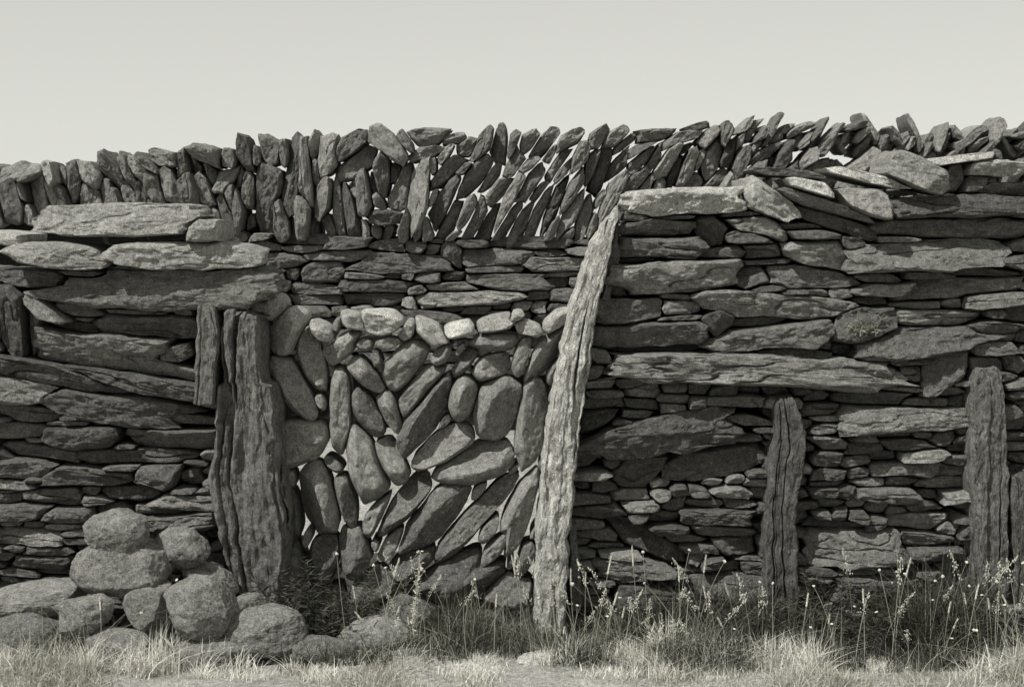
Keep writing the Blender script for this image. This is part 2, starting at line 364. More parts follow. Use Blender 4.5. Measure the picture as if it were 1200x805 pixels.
# ================================================================ LEFT WALL
lw = empty('dry_stone_wall', tuple(W(120, 740, .2)))
tag(lw, 'left dry stone wall of long flat slabs ending at the broad ribbed gatepost', 'dry stone wall')
lay = Layout([(-60, 312), (20, 316), (300, 316), (318, 330), (316, 372), (300, 378), (258, 378), (256, 600), (270, 748), (-60, 748)], sk=.9, tp=.35)
for c in [(142, 262, 99, 15, 1, {'mat': M_cap, 'tp': .08, 'sk': .3, 'sl': 1.03, 'strata': .8, 'label': 'longest flat grey slab lying on top of the left wall', 'off': -.10, 'tilt': .35}),
 (74, 298, 62, 16, -5, {'mat': M_cap, 'p': 2.5, 'tp': .1, 'sk': .2, 'sl': 1.03, 'rnd': 2, 'strata': .5, 'label': 'rounded grey slab at the left, directly below the longest slab on the left wall', 'off': -.13, 'tilt': .4}),
 (220, 299, 84, 17, -1, {'mat': M_cap, 'p': 2.7, 'tp': .1, 'sk': .2, 'sl': 1.03, 'rnd': 2, 'strata': .5, 'label': 'thick rounded slab under the small square block on the left wall', 'off': -.13, 'tilt': .4}),
 (245, 270, 20, 14, 0, {'mat': M_cap, 'p': 6, 'sl': 1.0, 'strata': .3, 'name': 'stone_block', 'cat': 'stone', 'label': 'small square block standing beside the end of the longest slab on the left wall', 'off': -.15, 'tilt': .1}),
 (2, 279, 26, 8, -12, {'mat': M_light, 'sl': 1.03, 'label': 'small pale slab on the left wall at the left edge of the photo', 'off': -.03}),
 (30, 327, 44, 11, -2), (188, 339, 130, 22, 3, {'nc': 12, 'tp': .1, 'mat': M_mid, 'off': -.08}), (95, 362, 30, 9, -10), (172, 382, 64, 14, -2, {'off': .0}), (14, 377, 42, 15, 90), (38, 386, 24, 8, 97), (60, 366, 34, 9, -33), (90, 385, 28, 8, -8), (245, 372, 18, 12, 0),
 (134, 413, 97, 23, -6, {'nc': 10, 'off': -.05, 'mat': M_mid}), (206, 414, 24, 14, 0), (66, 440, 80, 12, -13), (165, 447, 84, 12, -8, {'off': -.05}), (22, 458, 60, 16, -10), (128, 478, 132, 17, -9, {'off': -.03}), (30, 484, 40, 9, -5), (222, 492, 36, 8, -3), (20, 506, 40, 9, 0),
 (96, 513, 48, 13, 4), (198, 513, 58, 14, -2), (160, 535, 66, 9, 1), (40, 530, 44, 9, -6), (20, 549, 40, 10, 2), (105, 560, 48, 11, -4), (186, 557, 26, 15, -15), (222, 562, 18, 11, -10), (58, 582, 34, 9, 0), (150, 578, 36, 9, 0), (215, 588, 34, 9, -3), (20, 600, 34, 11, 0), (80, 605, 30, 9, 2), (30, 630, 44, 10, -3), (200, 612, 44, 9, 2), (45, 660, 38, 9, 0)]: lay.add(c)
lay.courses(lambda x, y: (18, 42, 4.5, 8.5), lambda x, y: -3, hmin=8, lmin=16)
emit(lay, lw, 0, ([M_wall, M_mid], [.72, .28]), 'stone', thick=.42, slack=1.5, offs=.055, strata=.007, rough=.0075, tilt=.32, gap=.9)
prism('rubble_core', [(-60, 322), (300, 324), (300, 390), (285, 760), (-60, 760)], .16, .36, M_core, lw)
# ================================================================ GATE INFILL
iw = empty('blocked_gateway_wall', tuple(W(480, 740, .15)))
tag(iw, 'low stone infill of upright and leaning rounded stones blocking the gateway between the two gateposts', 'stone infill')
lay = Layout([(306, 345), (330, 346), (352, 368), (385, 380), (402, 366), (470, 362), (510, 378), (560, 376), (600, 368), (640, 376), (664, 358), (672, 380), (655, 450), (648, 520), (646, 590), (640, 650), (640, 748), (322, 748), (326, 590), (312, 560), (312, 450), (302, 440), (300, 380)], p=2.4, sk=.3, tp=.2)
B = {'mat': M_light, 'tilt': .4, 'off': -.03, 'rnd': 1, 'p': 2.8, 'sk': .5, 'nc': 8, 'sl': 1.14}
B2 = dict(B, mat=M_soft)
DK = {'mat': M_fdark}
for c in [(320, 360, 18, 14, 62, {'mat': M_soft}), (337, 388, 32, 19, 52, {'mat': M_soft}), (364, 424, 40, 15, 108), (344, 458, 46, 17, 118), (351, 519, 32, 30, 0), (373, 586, 48, 22, 108), (397, 482, 48, 14, 92), (401, 408, 28, 16, 26, {'mat': M_soft, 'sl': 1.1}), (430, 441, 34, 12, 132), (428, 549, 50, 20, 110), (406, 592, 40, 10, 105),
 (431, 488, 32, 14, 120), (459, 542, 32, 16, 118), (456, 482, 32, 11, 112), (474, 428, 35, 20, 52), (493, 455, 42, 14, 50), (496, 492, 58, 18, 60), (517, 527, 42, 20, 28), (553, 546, 50, 22, 22), (541, 467, 28, 16, 80), (575, 432, 24, 16, 12, {'mat': M_soft}), (580, 402, 30, 11, 0), (583, 479, 42, 25, 68), (545, 424, 24, 10, 55), (516, 418, 18, 10, 60),
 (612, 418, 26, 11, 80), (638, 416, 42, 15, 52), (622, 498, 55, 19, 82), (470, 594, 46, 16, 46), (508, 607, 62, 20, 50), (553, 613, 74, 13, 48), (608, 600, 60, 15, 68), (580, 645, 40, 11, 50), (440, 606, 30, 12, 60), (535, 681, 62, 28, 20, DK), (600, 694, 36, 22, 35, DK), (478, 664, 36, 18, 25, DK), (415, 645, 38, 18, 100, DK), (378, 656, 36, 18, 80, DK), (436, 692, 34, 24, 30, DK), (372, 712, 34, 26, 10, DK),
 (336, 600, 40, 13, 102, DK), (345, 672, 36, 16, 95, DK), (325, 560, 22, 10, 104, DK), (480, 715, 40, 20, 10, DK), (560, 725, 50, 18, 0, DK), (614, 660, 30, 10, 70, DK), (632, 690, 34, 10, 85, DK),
 (413, 376, 15, 10, -20, B2), (449, 377, 24, 16, 0, B), (503, 389, 25, 12, -32, B2), (538, 386, 20, 10, 18, B), (583, 378, 28, 10, 14, B2), (621, 385, 20, 9, -12, B2), (652, 376, 24, 10, 42, B2), (379, 389, 18, 10, -30, B2), (478, 386, 16, 9, 60, B2), (424, 404, 14, 9, 0), (455, 402, 16, 8, 10), (604, 372, 12, 7, 40, B2)]: lay.add(c)
lay.darts([(22, 10), (16, 8), (12, 6), (9, 5)], lambda x, y: RNG.choice([110, 60, 20]) if x < 480 else 55, 500, .14)
emit(lay, iw, .07, ([M_fill, M_mid], [.85, .15]), 'stone', thick=.18, slack=1.12, gap=1.1, offs=.016, strata=.0006, rough=.006, bulge=1.15, tilt=.10, jag=1, flat=2.3, rnd=4, bmax=.07, sharp=55, edge=.6)
# ================================================================ RIGHT WALL
rw = empty('dry_stone_wall', tuple(W(950, 740, .2)))
tag(rw, 'right dry stone wall of flat coursed stones beginning at the pale slender gatepost', 'dry stone wall')
lay = Layout([(737, 222), (870, 222), (1000, 226), (1100, 218), (1260, 210), (1260, 748), (664, 748), (664, 560), (684, 455), (696, 360), (716, 320), (726, 258)], sk=.9, tp=.35)
def TL(lab, mat=M_mid, **k): 
    d = {'mat': mat, 'label': lab, 'off': -.05, 'sl': 1.06, 'strata': .8}; d.update(k); return d
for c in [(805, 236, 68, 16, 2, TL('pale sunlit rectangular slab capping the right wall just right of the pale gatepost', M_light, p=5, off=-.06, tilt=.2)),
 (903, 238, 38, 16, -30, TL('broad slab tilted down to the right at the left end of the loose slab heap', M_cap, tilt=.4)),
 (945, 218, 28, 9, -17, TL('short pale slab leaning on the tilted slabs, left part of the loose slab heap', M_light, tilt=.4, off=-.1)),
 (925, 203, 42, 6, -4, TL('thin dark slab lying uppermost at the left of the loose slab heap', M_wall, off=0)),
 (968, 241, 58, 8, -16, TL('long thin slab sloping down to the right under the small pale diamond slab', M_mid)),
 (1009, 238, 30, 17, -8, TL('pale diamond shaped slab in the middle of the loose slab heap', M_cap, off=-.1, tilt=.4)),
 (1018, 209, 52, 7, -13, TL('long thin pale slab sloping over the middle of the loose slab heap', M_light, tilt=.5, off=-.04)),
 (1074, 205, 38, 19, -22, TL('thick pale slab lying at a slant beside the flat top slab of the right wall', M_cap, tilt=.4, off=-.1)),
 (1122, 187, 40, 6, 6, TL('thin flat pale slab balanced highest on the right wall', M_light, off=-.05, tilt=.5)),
 (1168, 197, 42, 11, 2, TL('grey slab resting on top of the right wall at the right edge of the photo', M_cap)),
 (1120, 208, 20, 12, 80), (1145, 215, 16, 12, 10), (1185, 222, 40, 9, 0), (985, 262, 46, 9, -20), (1116, 241, 86, 13, 2), (1110, 268, 102, 11, 0), (766, 268, 37, 9, 0), (833, 271, 19, 17, 80, {'p': 4}), (888, 266, 30, 10, -10), (772, 291, 54, 12, 0), (845, 296, 28, 7, 0),
 (953, 297, 37, 15, -3, {'mat': M_cap, 'tilt': .3}), (1088, 301, 94, 17, 3, {'off': -.05}), (800, 324, 72, 18, 3, {'off': -.05}), (882, 323, 20, 13, 10), (951, 326, 50, 13, -2), (737, 364, 38, 16, 10, {'off': -.05}), (905, 358, 96, 14, -3, {'off': -.04}), (1035, 340, 36, 8, 0), (1120, 338, 78, 11, 5, {'mat': M_mid}), (1168, 352, 38, 9, 6), (801, 360, 25, 9, 0), (770, 391, 70, 15, 3, {'off': -.04}),
 (843, 376, 20, 17, 40), (897, 395, 72, 14, 4), (1010, 381, 36, 20, 5, {'strata': 2}), (1080, 401, 76, 16, 4, {'off': -.05}), (1170, 384, 34, 8, 0), (882, 433, 170, 18, -2, {'nc': 12, 'off': -.08, 'tp': .1, 'strata': 1.4}), (1095, 372, 60, 9, 0), (1108, 434, 36, 17, 35), (1165, 408, 30, 9, 0), (930, 415, 40, 8, 0),
 (788, 506, 102, 23, 7, {'nc': 7, 'p': 2, 'off': -.05}), (702, 492, 26, 11, 20), (750, 552, 28, 20, 0, {'p': 4}), (838, 543, 62, 17, 12, {'nc': 7}), (1062, 491, 80, 14, 2, {'off': -.05, 'mat': M_mid}), (968, 518, 18, 9, 0), (967, 538, 17, 9, 0, {'p': 5}), (967, 556, 17, 8, 0, {'p': 5}), (872, 492, 30, 8, -5), (860, 470, 34, 7, 0), (960, 480, 22, 8, 0), (1020, 466, 44, 7, 0),
 (700, 600, 30, 8, 3), (762, 640, 48, 13, -27), (700, 628, 26, 8, 2), (1000, 643, 60, 22, -2), (745, 668, 46, 12, 0), (862, 640, 24, 12, 0), (840, 605, 40, 10, 0), (1060, 550, 40, 8, 2), (1040, 580, 36, 9, 0), (1075, 612, 34, 9, 0), (1165, 600, 30, 10, 0), (1150, 717, 60, 18, 0, {'off': -.12, 'mat': M_mid}), (860, 690, 50, 18, 0), (770, 700, 50, 14, 0), (1040, 690, 60, 16, 0)]: lay.add(c)
lay.courses(lambda x, y: (22, 52, 5.5, 10) if y < 455 else (14, 32, 4.5, 8), lambda x, y: 0, hmin=8, lmin=18)
emit(lay, rw, 0, ([M_wall, M_mid], [.70, .30]), 'stone', thick=.42, slack=1.5, offs=.055, strata=.007, rough=.0075, tilt=.32, gap=.9)
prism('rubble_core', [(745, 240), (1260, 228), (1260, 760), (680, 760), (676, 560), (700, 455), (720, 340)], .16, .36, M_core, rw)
# ================================================================ UPRIGHT POSTS
def post(name, rows, Y0, depth, mat, label, cat='stone post', ridge=.012, jag=.02, edge=.006, crk=1.8, bedw=24, cf=22):
    rows = sorted(rows); ys = np.array([r[0] for r in rows], float); Lx = np.array([r[1] for r in rows], float); Rx = np.array([r[2] for r in rows], float)
    s = (D0+Y0)/F; n = max(40, int((ys[-1]-ys[0])/2.0)); yy = np.linspace(ys[0], ys[-1], n)
    l = np.interp(yy, ys, Lx); r = np.interp(yy, ys, Rx)
    nf_ = 80; nsd = 16; xs_ = np.linspace(-1, 1, nf_); q = []
    for x in xs_: q.append((x, -1+.22*max(0, abs(x)-.86)/.14))
    for t in np.linspace(-.7, .9, nsd): q.append((1, t))
    for x in xs_[::-2]: q.append((x, 1))
    for t in np.linspace(.9, -.7, nsd): q.append((-1, t))
    q = np.array(q); c = q[:, 0]; si = q[:, 1]; K = len(q)
    cxx = ((l+r)/2-600)*s; hw = (r-l)/2*s; zz = HC-(yy-HZ)*s
    base = np.array([cxx[-1], Y0+depth/2, zz[-1]])
    X = cxx[:, None]+hw[:, None]*c[None]; dd = np.minimum(depth/2, hw*2.2+.02)
    Y = Y0+depth/2+dd[:, None]*si[None]; Z = zz[:, None]*np.ones((1, K))
    V = np.stack([X.ravel(), Y.ravel(), Z.ravel()], 1); off = RNG.uniform(0, 300, 3)
    wv = V.copy(); wv[:, 0] += .012*vn(V*4+off+3)+.005*vn(V*17+off)+.002*vn(V*50+off)-np.repeat(cxx, K)*.85
    I0 = np.zeros(len(V), np.int64)
    bed = np.floor(wv[:, 0]*bedw+off[0]).astype(np.int64)
    brk = np.floor(V[:, 2]*.8+_h(bed, I0, I0)*4+.25*wv[:, 0]*bedw+.12*vn(V*28+off)).astype(np.int64)
    stp = _h(bed, brk, I0+int(off[1]))
    a = fbm(wv*np.array([26, 20, 2.2])+off, 4); b = fbm(V*np.array([16, 12, 13])+off+50, 4); e = fbm(wv*np.array([60, 50, 22])+off+9, 3)
    crack = np.exp(-(np.abs(vn(wv*np.array([cf, 6, 1.0])+off+77))/.075)**2)*np.clip(.8+1.4*vn(V*np.array([9, 9, 3])+off+33), 0, 1)
    rad = ridge*(.6*a+.5*stp-crk*crack)+.006*b+.004*e
    dirx = np.tile(c, n); front_ = np.tile((si < -.5).astype(float), n)
    eb = fbm(V*np.array([0, 0, 22])+off+np.outer(np.sign(dirx), [5, 0, 0]), 5)
    V[:, 0] += (.2*rad+edge*eb)*dirx; V[:, 1] -= rad*front_*1.2
    tn = _h(bed, I0+3, I0); ramp = np.repeat(np.clip(1-np.arange(n)/18.0, 0, 1), K); V[:, 2] += ramp*jag*(tn*.8-.3)
    V[:, 2] += .005*vn(V*40+off)*(1-ramp)
    top = V[:K].mean(0); bot = V[-K:].mean(0)
    caps = [top+(V[:K]-top)*w_ for w_ in (.8, .5)]
    for w_ in caps: w_[:, 2] += .010*vn(w_*40+off)
    V = np.concatenate([[top], caps[1], caps[0], V, [bot]])-base
    fc = [tuple(reversed(f)) for f in ring_faces(K, n+2)]
    o = mesh_obj(name, V, fc, mat, None, base, sharp=36); tag(o, label, cat); return o
post('gatepost', [(362, 268, 294), (370, 256, 300), (380, 253, 303), (410, 254, 305), (440, 257, 308), (449, 256, 309), (453, 254, 321), (480, 250, 325), (520, 251, 326), (545, 246, 327), (575, 241, 332), (605, 248, 337), (650, 260, 336), (700, 278, 328), (735, 282, 326)], -.13, .34, M_post, 'broad deeply ribbed stone gatepost on the left side of the gateway', 'gatepost', .018, .06, .006, 2.6, 24, 26)
post('upright_stone', [(357, 236, 248), (362, 231, 253), (400, 229, 256), (440, 227, 252), (474, 226, 249)], -.14, .12, M_post, 'short narrow upright slab set beside the top of the broad ribbed gatepost', 'upright stone', .006, .02, .005)
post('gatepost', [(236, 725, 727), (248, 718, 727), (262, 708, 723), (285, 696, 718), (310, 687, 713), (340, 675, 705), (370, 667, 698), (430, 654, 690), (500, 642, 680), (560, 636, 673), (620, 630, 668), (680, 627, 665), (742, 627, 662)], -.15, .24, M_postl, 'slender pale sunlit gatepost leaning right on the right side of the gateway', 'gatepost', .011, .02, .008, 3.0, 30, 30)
post('splintered_slab', [(266, 722, 726), (280, 719, 727), (300, 714, 726), (330, 709, 723), (352, 704, 714)], -.06, .12, M_postd, 'small dark splintered slab tucked behind the top of the slender gatepost', 'upright stone', .008, .02, .006)
post('upright_stone', [(612, 669, 676), (640, 668, 679), (715, 669, 681)], -.07, .08, M_post, 'thin upright stone strip against the foot of the slender pale gatepost', 'upright stone', .004, .02)
post('upright_stone', [(467, 914, 930), (476, 909, 937), (500, 911, 943), (535, 905, 947), (560, 901, 940), (600, 897, 934), (640, 894, 936), (690, 896, 938), (730, 896, 938)], -.1, .2, M_postd, 'dark upright slab built into the lower right wall left of the other wall uprights', 'upright stone', .009, .03, .007, 2.2)
post('upright_stone', [(428, 1148, 1170), (438, 1143, 1177), (470, 1141, 1180), (520, 1140, 1184), (560, 1139, 1186), (620, 1142, 1184), (700, 1142, 1184)], -.1, .2, M_post, 'tall grey upright slab in the right wall close to the right edge of the photo', 'upright stone', .010, .03, .007, 2.2)
post('upright_stone', [(553, 1188, 1212), (580, 1186, 1222), (665, 1190, 1224), (720, 1190, 1224)], -.1, .16, M_postd, 'shorter upright slab cut by the right edge of the photo', 'upright stone', .008, .02)
# ================================================================ BOULDERS
bmi = bmesh.new(); bmesh.ops.create_icosphere(bmi, subdivisions=6, radius=1); bmi.verts.ensure_lookup_table()
IV = np.array([v.co[:] for v in bmi.verts]); IF = [tuple(v.index for v in f.verts) for f in bmi.faces]; bmi.free()
def boulder(px, py, a, b, Y, label, ang=0, dk=.8, mat=M_boul, cat='boulder', name='boulder', rough=1.0):
    s = (D0+Y)/F; p = 2.5; n = (np.abs(IV)**p).sum(1)**(1/p); V = IV/n[:, None]; off = RNG.uniform(0, 400, 3)
    V = V*(1+.10*fbm(V*1.4+off, 2))[:, None]
    for c in range(12):
        d = RNG.normal(size=3); d /= np.linalg.norm(d); k = RNG.uniform(.74, .95); pr = V@d; ex = np.maximum(pr-k, 0); V = V-ex[:, None]*d*.82
    V = V*(1+.035*fbm(V*3+off, 3)+.014*fbm(V*14+off, 3)*rough)[:, None]
    V = V/np.abs(V).max(0)*np.array([a*s, (a+b)/2*s*dk, b*s])*1.05
    V = V+IV*(.002*fbm(V*60+off, 2)*rough)[:, None]
    o = mesh_obj(name, V, IF, mat, None, W(px, py, Y), (0, -math.radians(ang), RNG.uniform(-.3, .3))); tag(o, label, cat); return o
boulder(137, 625, 37, 28, -.30, 'roundish boulder perched at the very top of the rock heap')
boulder(142, 662, 58, 36, -.27, 'large broad boulder directly beneath the topmost one of the rock heap', 5)
boulder(214, 641, 33, 23, -.22, 'medium angular boulder touching the ribbed gatepost side of the heap top', -12)
boulder(244, 676, 38, 16, -.20, 'flat boulder wedged between the ribbed gatepost and the heap', -20)
boulder(238, 712, 46, 39, -.42, 'large rounded boulder at the front right of the rock heap', 0)
boulder(176, 712, 30, 34, -.33, 'upright boulder in the middle of the rock heap left of the large rounded one', 10)
boulder(101, 719, 33, 24, -.44, 'rounded boulder at the front left of the rock heap', 8)
boulder(42, 703, 66, 20, -.25, 'long flat stone lying at the left edge in front of the left wall', 6, cat='stone', mat=M_mid)
boulder(32, 752, 58, 32, -.38, 'wide low stone in the bottom left corner under the long flat stone', 5, mat=M_fdark)
boulder(308, 740, 50, 29, -.38, 'squat boulder at the foot of the ribbed gatepost', 4)
boulder(290, 712, 26, 15, -.22, 'small stone behind the squat boulder beside the ribbed gatepost', 10, cat='stone')
boulder(140, 756, 38, 20, -.47, 'low stone sunk in grass beneath the upright boulder of the heap', -5, cat='stone')
boulder(240, 766, 52, 17, -.46, 'flat stone sunk in grass below the large rounded boulder', 3, cat='stone')
boulder(441, 742, 43, 20, -.30, 'lone low boulder in front of the blocked gateway', 0, mat=M_fill)
boulder(372, 762, 46, 17, -.40, 'low dark stone between the squat boulder and the lone gateway boulder', -6, cat='stone', mat=M_fdark)
boulder(480, 768, 24, 9, -.45, 'tiny stone poking from the grass right of the lone gateway boulder', 0, cat='stone')
boulder(640, 774, 34, 10, -.50, 'small pale stone bedded in the grass in front of the slender gatepost', 3, mat=M_light, cat='stone')
boulder(545, 786, 56, 10, -.58, 'flat pale stone bedded in the grass at the bottom centre of the photo', 0, mat=M_light, cat='stone')
# ================================================================ GRASS
def blades(name, n, xf, mat, hr, wr, lean, segs=4, mesh=True):
    x, y = xf(n)[:2]; n = len(x); z = gh(x, y)-.008
    hm = .45+1.05*np.clip(.5+fbm(np.stack([x*4, y*4, 0*x+7], 1), 2), 0, 1.4)
    h = RNG.uniform(hr[0], hr[1], n)*hm; w = RNG.uniform(wr[0], wr[1], n); a = RNG.uniform(0, 2*math.pi, n); ln = np.abs(RNG.normal(0, lean, n))*h
    a2 = a+RNG.normal(0, .9, n)+math.pi/2
    V = np.zeros((n, 2*segs+1, 3))
    for k in range(segs+1):
        t = k/segs; cx = x+np.cos(a)*ln*t**2; cy = y+np.sin(a)*ln*t**2; cz = z+h*t*(1-.25*t*np.minimum(ln/h, 1.2))
        ww = w*(1-t)**.7
        if k < segs:
            V[:, 2*k] = np.stack([cx-np.cos(a2)*ww, cy-np.sin(a2)*ww, cz], 1); V[:, 2*k+1] = np.stack([cx+np.cos(a2)*ww, cy+np.sin(a2)*ww, cz], 1)
        else: V[:, 2*k] = np.stack([cx, cy, cz], 1)
    nv = 2*segs+1; f = []
    for i in range(n):
        b = i*nv
        for k in range(segs-1): f.append((b+2*k, b+2*k+1, b+2*k+3, b+2*k+2))
        f.append((b+2*segs-2, b+2*segs-1, b+2*segs))
    return mesh_obj(name, V.reshape(-1, 3), f, mat)
def clump(n, y0, y1, dens, amp=.9, b0=.5):
    x = RNG.uniform(-2.6, 2.6, n*3); y = RNG.uniform(y0, y1, n*3)
    q = np.stack([x*3.2, y*3.2, 0*x], 1); d = dens(x, y)*np.clip(b0+amp*fbm(q, 3), 0, 1.5)
    k = RNG.random(len(x)) < d; return x[k][:n], y[k][:n]
edge_ = lambda x: -.57+.22*fbm(np.stack([x*2.6, 0*x, 0*x+3], 1), 3)
front = lambda x, y: np.where(y < edge_(x), 1.0, .04)*np.where((x < -.85) & (y > -.48), .2, 1)
tag(blades('short_grass', 42000, lambda n: clump(n, -.92, -.12, front, .9, .65), M_straw, (.015, .055), (.0009, .0019), 1.1), 'pale dry short grass along the bottom of the photo', 'grass', kind='stuff')
dk = lambda x, y: np.clip(.12+1.1*np.exp(-((x-1.25)/.6)**2)+.25*(x > -.6)+.6*np.exp(-((x+.72)/.25)**2), 0, 1)*np.where(x < -.9, .1, 1)
tag(blades('dark_grass', 20000, lambda n: clump(n, -.60, -.02, dk, 1.5), M_dkgrass, (.045, .15), (.0012, .0026), .9), 'darker taller grass growing against the foot of the walls', 'grass', kind='stuff')
md = lambda x, y: np.clip(.15+.7*np.exp(-((x-.15)/.6)**2)+.3*(x > 1.7), 0, 1)*np.where(x < -.9, .1, 1)
tag(blades('grey_grass', 6500, lambda n: clump(n, -.64, -.06, md, 1.8), M_midg, (.04, .14), (.0009, .002), 1.0), 'mid grey clumps of grass below the gateway and the slender gatepost', 'grass', kind='stuff')
dk2 = lambda x, y: np.clip(1.1*np.exp(-((x-1.3)/.5)**2), 0, 1)
tag(blades('rank_grass', 3000, lambda n: clump(n, -.40, -.05, dk2, 1.9), M_dkgrass, (.12, .27), (.0009, .002), .9, 5), 'tallest dark rank grass at the foot of the right wall', 'grass', kind='stuff')
tall = lambda x, y: np.clip(.1+.5*(x > -.55)+.6*np.exp(-((x+1.45)/.22)**2), 0, 1)
tag(blades('long_dry_grass', 3200, lambda n: clump(n, -.75, -.2, tall, 1.8), M_stem, (.08, .24), (.0006, .0012), .9, 5), 'thin long grass blades standing above the short grass', 'grass', kind='stuff')
def tufts(n):
    xx = []; yy = []
    cs = [(q, RNG.uniform(-.62, -.48)) for q in ((120-600)/333, (165-600)/333, (205-600)/333, (90-600)/333, (190-600)/333, (235-600)/333, (280-600)/333, (60-600)/333, (150-600)/333, (180-600)/333)]
    cs += [(RNG.uniform(-.6, 2.1), RNG.uniform(-.72, -.46)) for _ in range(46)]+[(RNG.uniform(.35, .75), RNG.uniform(-.55, -.36)) for _ in range(9)]+[(RNG.uniform(-2, -.6), RNG.uniform(-.74, -.6)) for _ in range(14)]
    for cx, cy in cs:
        m = int(RNG.uniform(40, 180)); r = RNG.uniform(.015, .05); xx.append(RNG.normal(cx, r, m)); yy.append(RNG.normal(cy, r*.6, m))
    return np.concatenate(xx), np.concatenate(yy)
tag(blades('grass_tufts', 0, tufts, M_tuft, (.04, .12), (.0008, .0017), .95, 5), 'bleached shaggy grass tufts scattered along the bottom of the photo', 'grass', kind='stuff')
# ------------------------------------------------ stalks
OV = np.array([[1, 0, 0], [0, 1, 0], [-1, 0, 0], [0, -1, 0], [0, 0, 1], [0, 0, -1]], float); OF = [(0, 1, 4), (1, 2, 4), (2, 3, 4), (3, 0, 4), (1, 0, 5), (2, 1, 5), (3, 2, 5), (0, 3, 5)]
def blob_list(cs, rs):
    V = []; F_ = []
    for i, (c, r) in enumerate(zip(cs, rs)):
        V.append(OV*r+c); F_ += [tuple(k+6*i for k in f) for f in OF]
    return np.concatenate(V), F_
def tube(pts, r0, r1, K=5):
    V = []; F_ = []; n = len(pts)
    for i, p in enumerate(pts):
        r = r0+(r1-r0)*i/(n-1)
        for k in range(K): V.append([p[0]+r*math.cos(2*math.pi*k/K), p[1]+r*math.sin(2*math.pi*k/K), p[2]])
    for i in range(n-1):
        for k in range(K): F_.append((i*K+k, i*K+(k+1) % K, (i+1)*K+(k+1) % K, (i+1)*K+k))
    return V, F_
def stalk_proto(kind):
    bend = RNG.uniform(-.14, .14); pts = [(bend*t*t, bend*.3*t*t, t) for t in np.linspace(0, 1, 8)]
    V, F_ = tube(pts, .0013, .0007); sm = bpy.data.meshes.new('stem'); sm.from_pydata(V, [], F_); sm.materials.append(M_stem)
    cs = []; rs = []
    if kind == 0:
        for k in range(46):
            t = RNG.uniform(.74, 1.0); sp = .011*(1.05-t)/.25+.002; cs.append([bend*t*t+RNG.normal(0, sp*.6), bend*.3*t*t+RNG.normal(0, sp*.6), t+RNG.normal(0, .004)]); rs.append([.0018, .0018, .012])
    elif kind == 1:
        for k in range(26):
            a = RNG.uniform(0, 6.28); cs.append([bend+math.cos(a)*.005*RNG.random(), bend*.3+math.sin(a)*.005*RNG.random(), 1+RNG.uniform(-.008, .012)]); rs.append([.003, .003, .009])
    else:
        for k in range(34):
            t = .82+.18*k/34; a = k*2.4; cs.append([bend*t*t+math.cos(a)*.0020, bend*.3*t*t+math.sin(a)*.0020, t]); rs.append([.0018, .0018, .015])
    V, F_ = blob_list(np.array(cs), np.array(rs)); hm = bpy.data.meshes.new('seed_head'); hm.from_pydata(V.tolist(), [], F_); hm.materials.append(M_seed)
    return sm, hm
protos = [(stalk_proto(k % 3), k % 3) for k in range(12)]
names = {0: ('grass_stalk', 'tall grass stalk with a loose feathery seed head at the foot of the wall', 'grass stalk', 'feathery grass stalks by the wall'),
 1: ('flower_stalk', 'thin stalk ending in a small pale round flower head at the foot of the wall', 'wildflower', 'small round wildflowers by the wall'),
 2: ('grass_stalk', 'tall grass stalk with a narrow spiky seed head at the foot of the wall', 'grass stalk', 'spiky grass stalks by the wall')}
def stalk(x, y, h, i):
    (sm, hm), k = protos[i % 12]; nm, lb_, ct, gp = names[k]
    e = empty(nm, (x, y, float(gh(np.array([x]), np.array([y]))[0])-.01)); e.rotation_euler = (RNG.normal(0, .10), RNG.normal(0, .18), RNG.uniform(0, 6.28)); tag(e, lb_, ct, gp)
    for n_, me in (('stem', sm), ('seed_head' if k != 1 else 'flower_head', hm)):
        o = bpy.data.objects.new(n_, me); C.objects.link(o); o.parent = e; o.scale = (1, 1, h)
cc_ = np.concatenate([RNG.uniform(-.5, .7, 10), RNG.uniform(.7, 2.0, 8)])
xsS = np.concatenate([RNG.normal(np.repeat(cc_, 5), .10), RNG.uniform(-.5, 2.0, 45), RNG.uniform(-1.95, -1.2, 6)])
for i, x in enumerate(xsS): stalk(float(x), float(RNG.uniform(-.60, -.2)), float(RNG.choice([RNG.uniform(.14, .26), RNG.uniform(.24, .40)])), i*5+int(RNG.integers(3)))
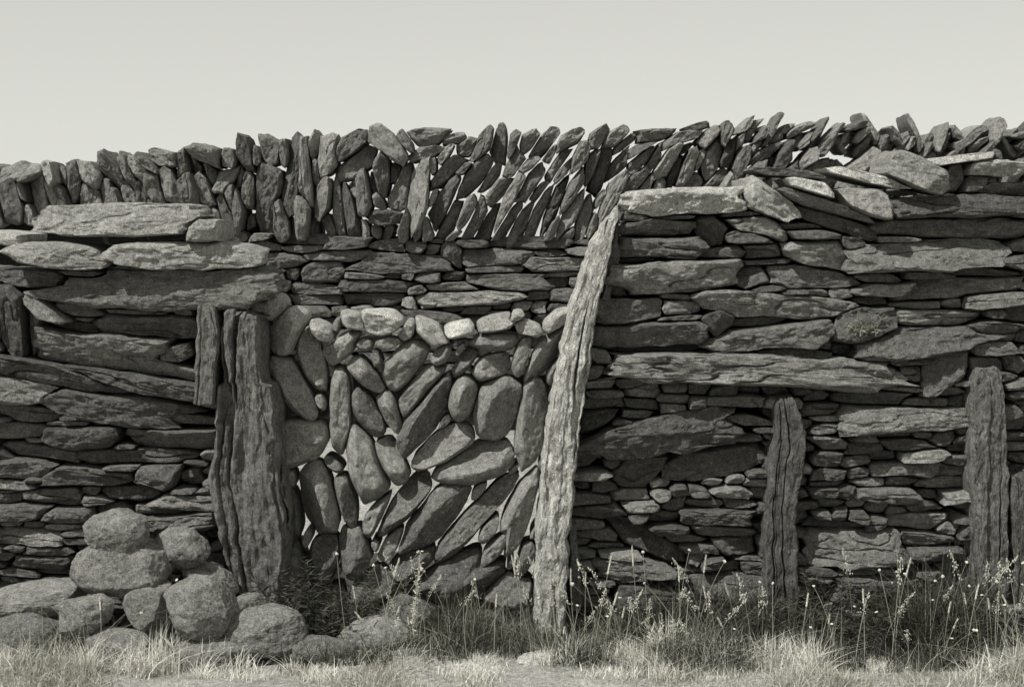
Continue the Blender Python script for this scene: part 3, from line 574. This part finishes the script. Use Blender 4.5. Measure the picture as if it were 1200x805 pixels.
# ------------------------------------------------ weeds
def weed(name, px, Y, h, spread, n, leaf, mat, label, cat='weed', z0=None, upright=.6, wd_=.11, dens=70):
    x0 = (px-600)*(D0+Y)/F; zb = float(gh(np.array([x0]), np.array([Y]))[0]) if z0 is None else z0
    SV = []; SF = []; LV = []; LF = []
    for i in range(n):
        a = RNG.uniform(0, 6.28); r = spread*RNG.random()**.5; hh = h*RNG.uniform(.45, 1)*(1-.4*r/spread); bx = RNG.normal(0, spread*.25); by = RNG.normal(0, spread*.12)
        pts = [(bx+math.cos(a)*r*t**1.4, by+math.sin(a)*r*.5*t**1.4, hh*t*(1-.2*t*(1-upright))) for t in np.linspace(0, 1, 7)]
        V, F_ = tube(pts, .0020, .0008, 4); b = len(SV); SV += V; SF += [tuple(k+b for k in f) for f in F_]
        for t in np.linspace(.18, 1, int(10+hh*dens)):
            p = np.array([np.interp(t, np.linspace(0, 1, 7), [q[c] for q in pts]) for c in range(3)])
            for sd in (0, 1):
                an = RNG.uniform(0, 6.28); l = leaf*RNG.uniform(.5, 1.2)*(1.15-t*.6); d = np.array([math.cos(an), math.sin(an)*.7, RNG.uniform(-.2, .8)]); d /= np.linalg.norm(d)
                w = np.cross(d, RNG.normal(size=3)); w /= np.linalg.norm(w); b = len(LV); LV += [list(p), list(p+d*l*.5+w*l*wd_), list(p+d*l), list(p+d*l*.5-w*l*wd_)]; LF.append((b, b+1, b+2, b+3))
    e = empty(name, (x0, Y, zb)); tag(e, label, cat)
    for nm, V, F_ in (('stems', SV, SF), ('leaves', LV, LF)):
        o = mesh_obj(nm, V, F_, mat, None, smooth=False); o.parent = e
    return e
weed('fern', 388, -.2, .56, .34, 44, .06, M_leaf, 'dark feathery fern growing in front of the lower left of the blocked gateway', 'fern', wd_=.055, dens=50)
weed('wildflower_plant', 486, -.25, .56, .05, 4, .022, M_seed, 'tall pale feathery weed standing alone in front of the blocked gateway', 'weed')
weed('leafy_weed', 990, -.2, .36, .42, 75, .045, M_leaf, 'dark leafy weed clump against the right wall right of the dark upright slab', 'weed', wd_=.07)
weed('leafy_weed', 1095, -.22, .34, .36, 60, .045, M_leaf, 'low dark weed clump in front of the tall upright slab of the right wall', 'weed', wd_=.07)
weed('leafy_weed', 870, -.25, .26, .28, 40, .04, M_leaf, 'dark weed clump at the foot of the dark upright slab of the right wall', 'weed', wd_=.07)
weed('leafy_weed', 775, -.38, .24, .12, 14, .014, M_seed, 'pale bushy weed between the slender gatepost and the dark upright slab', 'weed')
weed('wall_fern', 1012, -.05, .12, .13, 22, .022, M_leaf2, 'small fern rooted in a crevice halfway up the right wall', 'fern', z0=float(W(1012, 392, 0)[2]))
weed('leafy_weed', 160, -.5, .13, .12, 16, .014, M_seed, 'small pale weed tuft in front of the rock heap', 'weed')
# ================================================================ LIGHT, SKY, CAMERA
sd = np.array([-.45, -.40, .80]); sd /= np.linalg.norm(sd); el = math.asin(sd[2])
su = bpy.data.lights.new('sun', 'SUN'); su.energy = 5.0; su.angle = math.radians(.5); su.color = (1, .985, .94); so = bpy.data.objects.new('sun', su); C.objects.link(so)
so.rotation_euler = Vector((-sd[0], -sd[1], -sd[2])).to_track_quat('-Z', 'Y').to_euler(); so.location = (-4, -3, 8)
wd = bpy.data.worlds.new('World'); bpy.context.scene.world = wd; wd.use_nodes = True; nt = wd.node_tree
sky = nd(nt, 'ShaderNodeTexSky'); sky.sky_type = 'NISHITA'; sky.sun_disc = False; sky.sun_elevation = el; sky.sun_rotation = math.atan2(sd[0], sd[1]); sky.dust_density = .4; sky.air_density = .8
hs = nd(nt, 'ShaderNodeRGBToBW'); pw = nd(nt, 'ShaderNodeMath', operation='POWER'); pw.inputs[1].default_value = .3
mx = nd(nt, 'ShaderNodeMix', data_type='RGBA', blend_type='MULTIPLY'); mx.inputs[0].default_value = 1; mx.inputs[7].default_value = (4.2, 4.22, 3.92, 1)
nt.links.new(sky.outputs[0], hs.inputs[0]); nt.links.new(hs.outputs[0], pw.inputs[0]); nt.links.new(pw.outputs[0], mx.inputs[6]); bg = nt.nodes['Background']; nt.links.new(mx.outputs[2], bg.inputs[0]); bg.inputs[1].default_value = .1
cam = bpy.data.cameras.new('camera'); cam.lens = 54; cam.sensor_width = 36; cam.shift_y = -(402.5-HZ)/1200; cam.clip_end = 4000; cam.clip_start = .05
co = bpy.data.objects.new('camera', cam); C.objects.link(co); co.location = (0, -D0, HC); co.rotation_euler = (math.pi/2, 0, 0); bpy.context.scene.camera = co
vs = bpy.context.scene.view_settings; vs.view_transform = 'Standard'; vs.look = 'None'; vs.exposure = 0; vs.gamma = 1
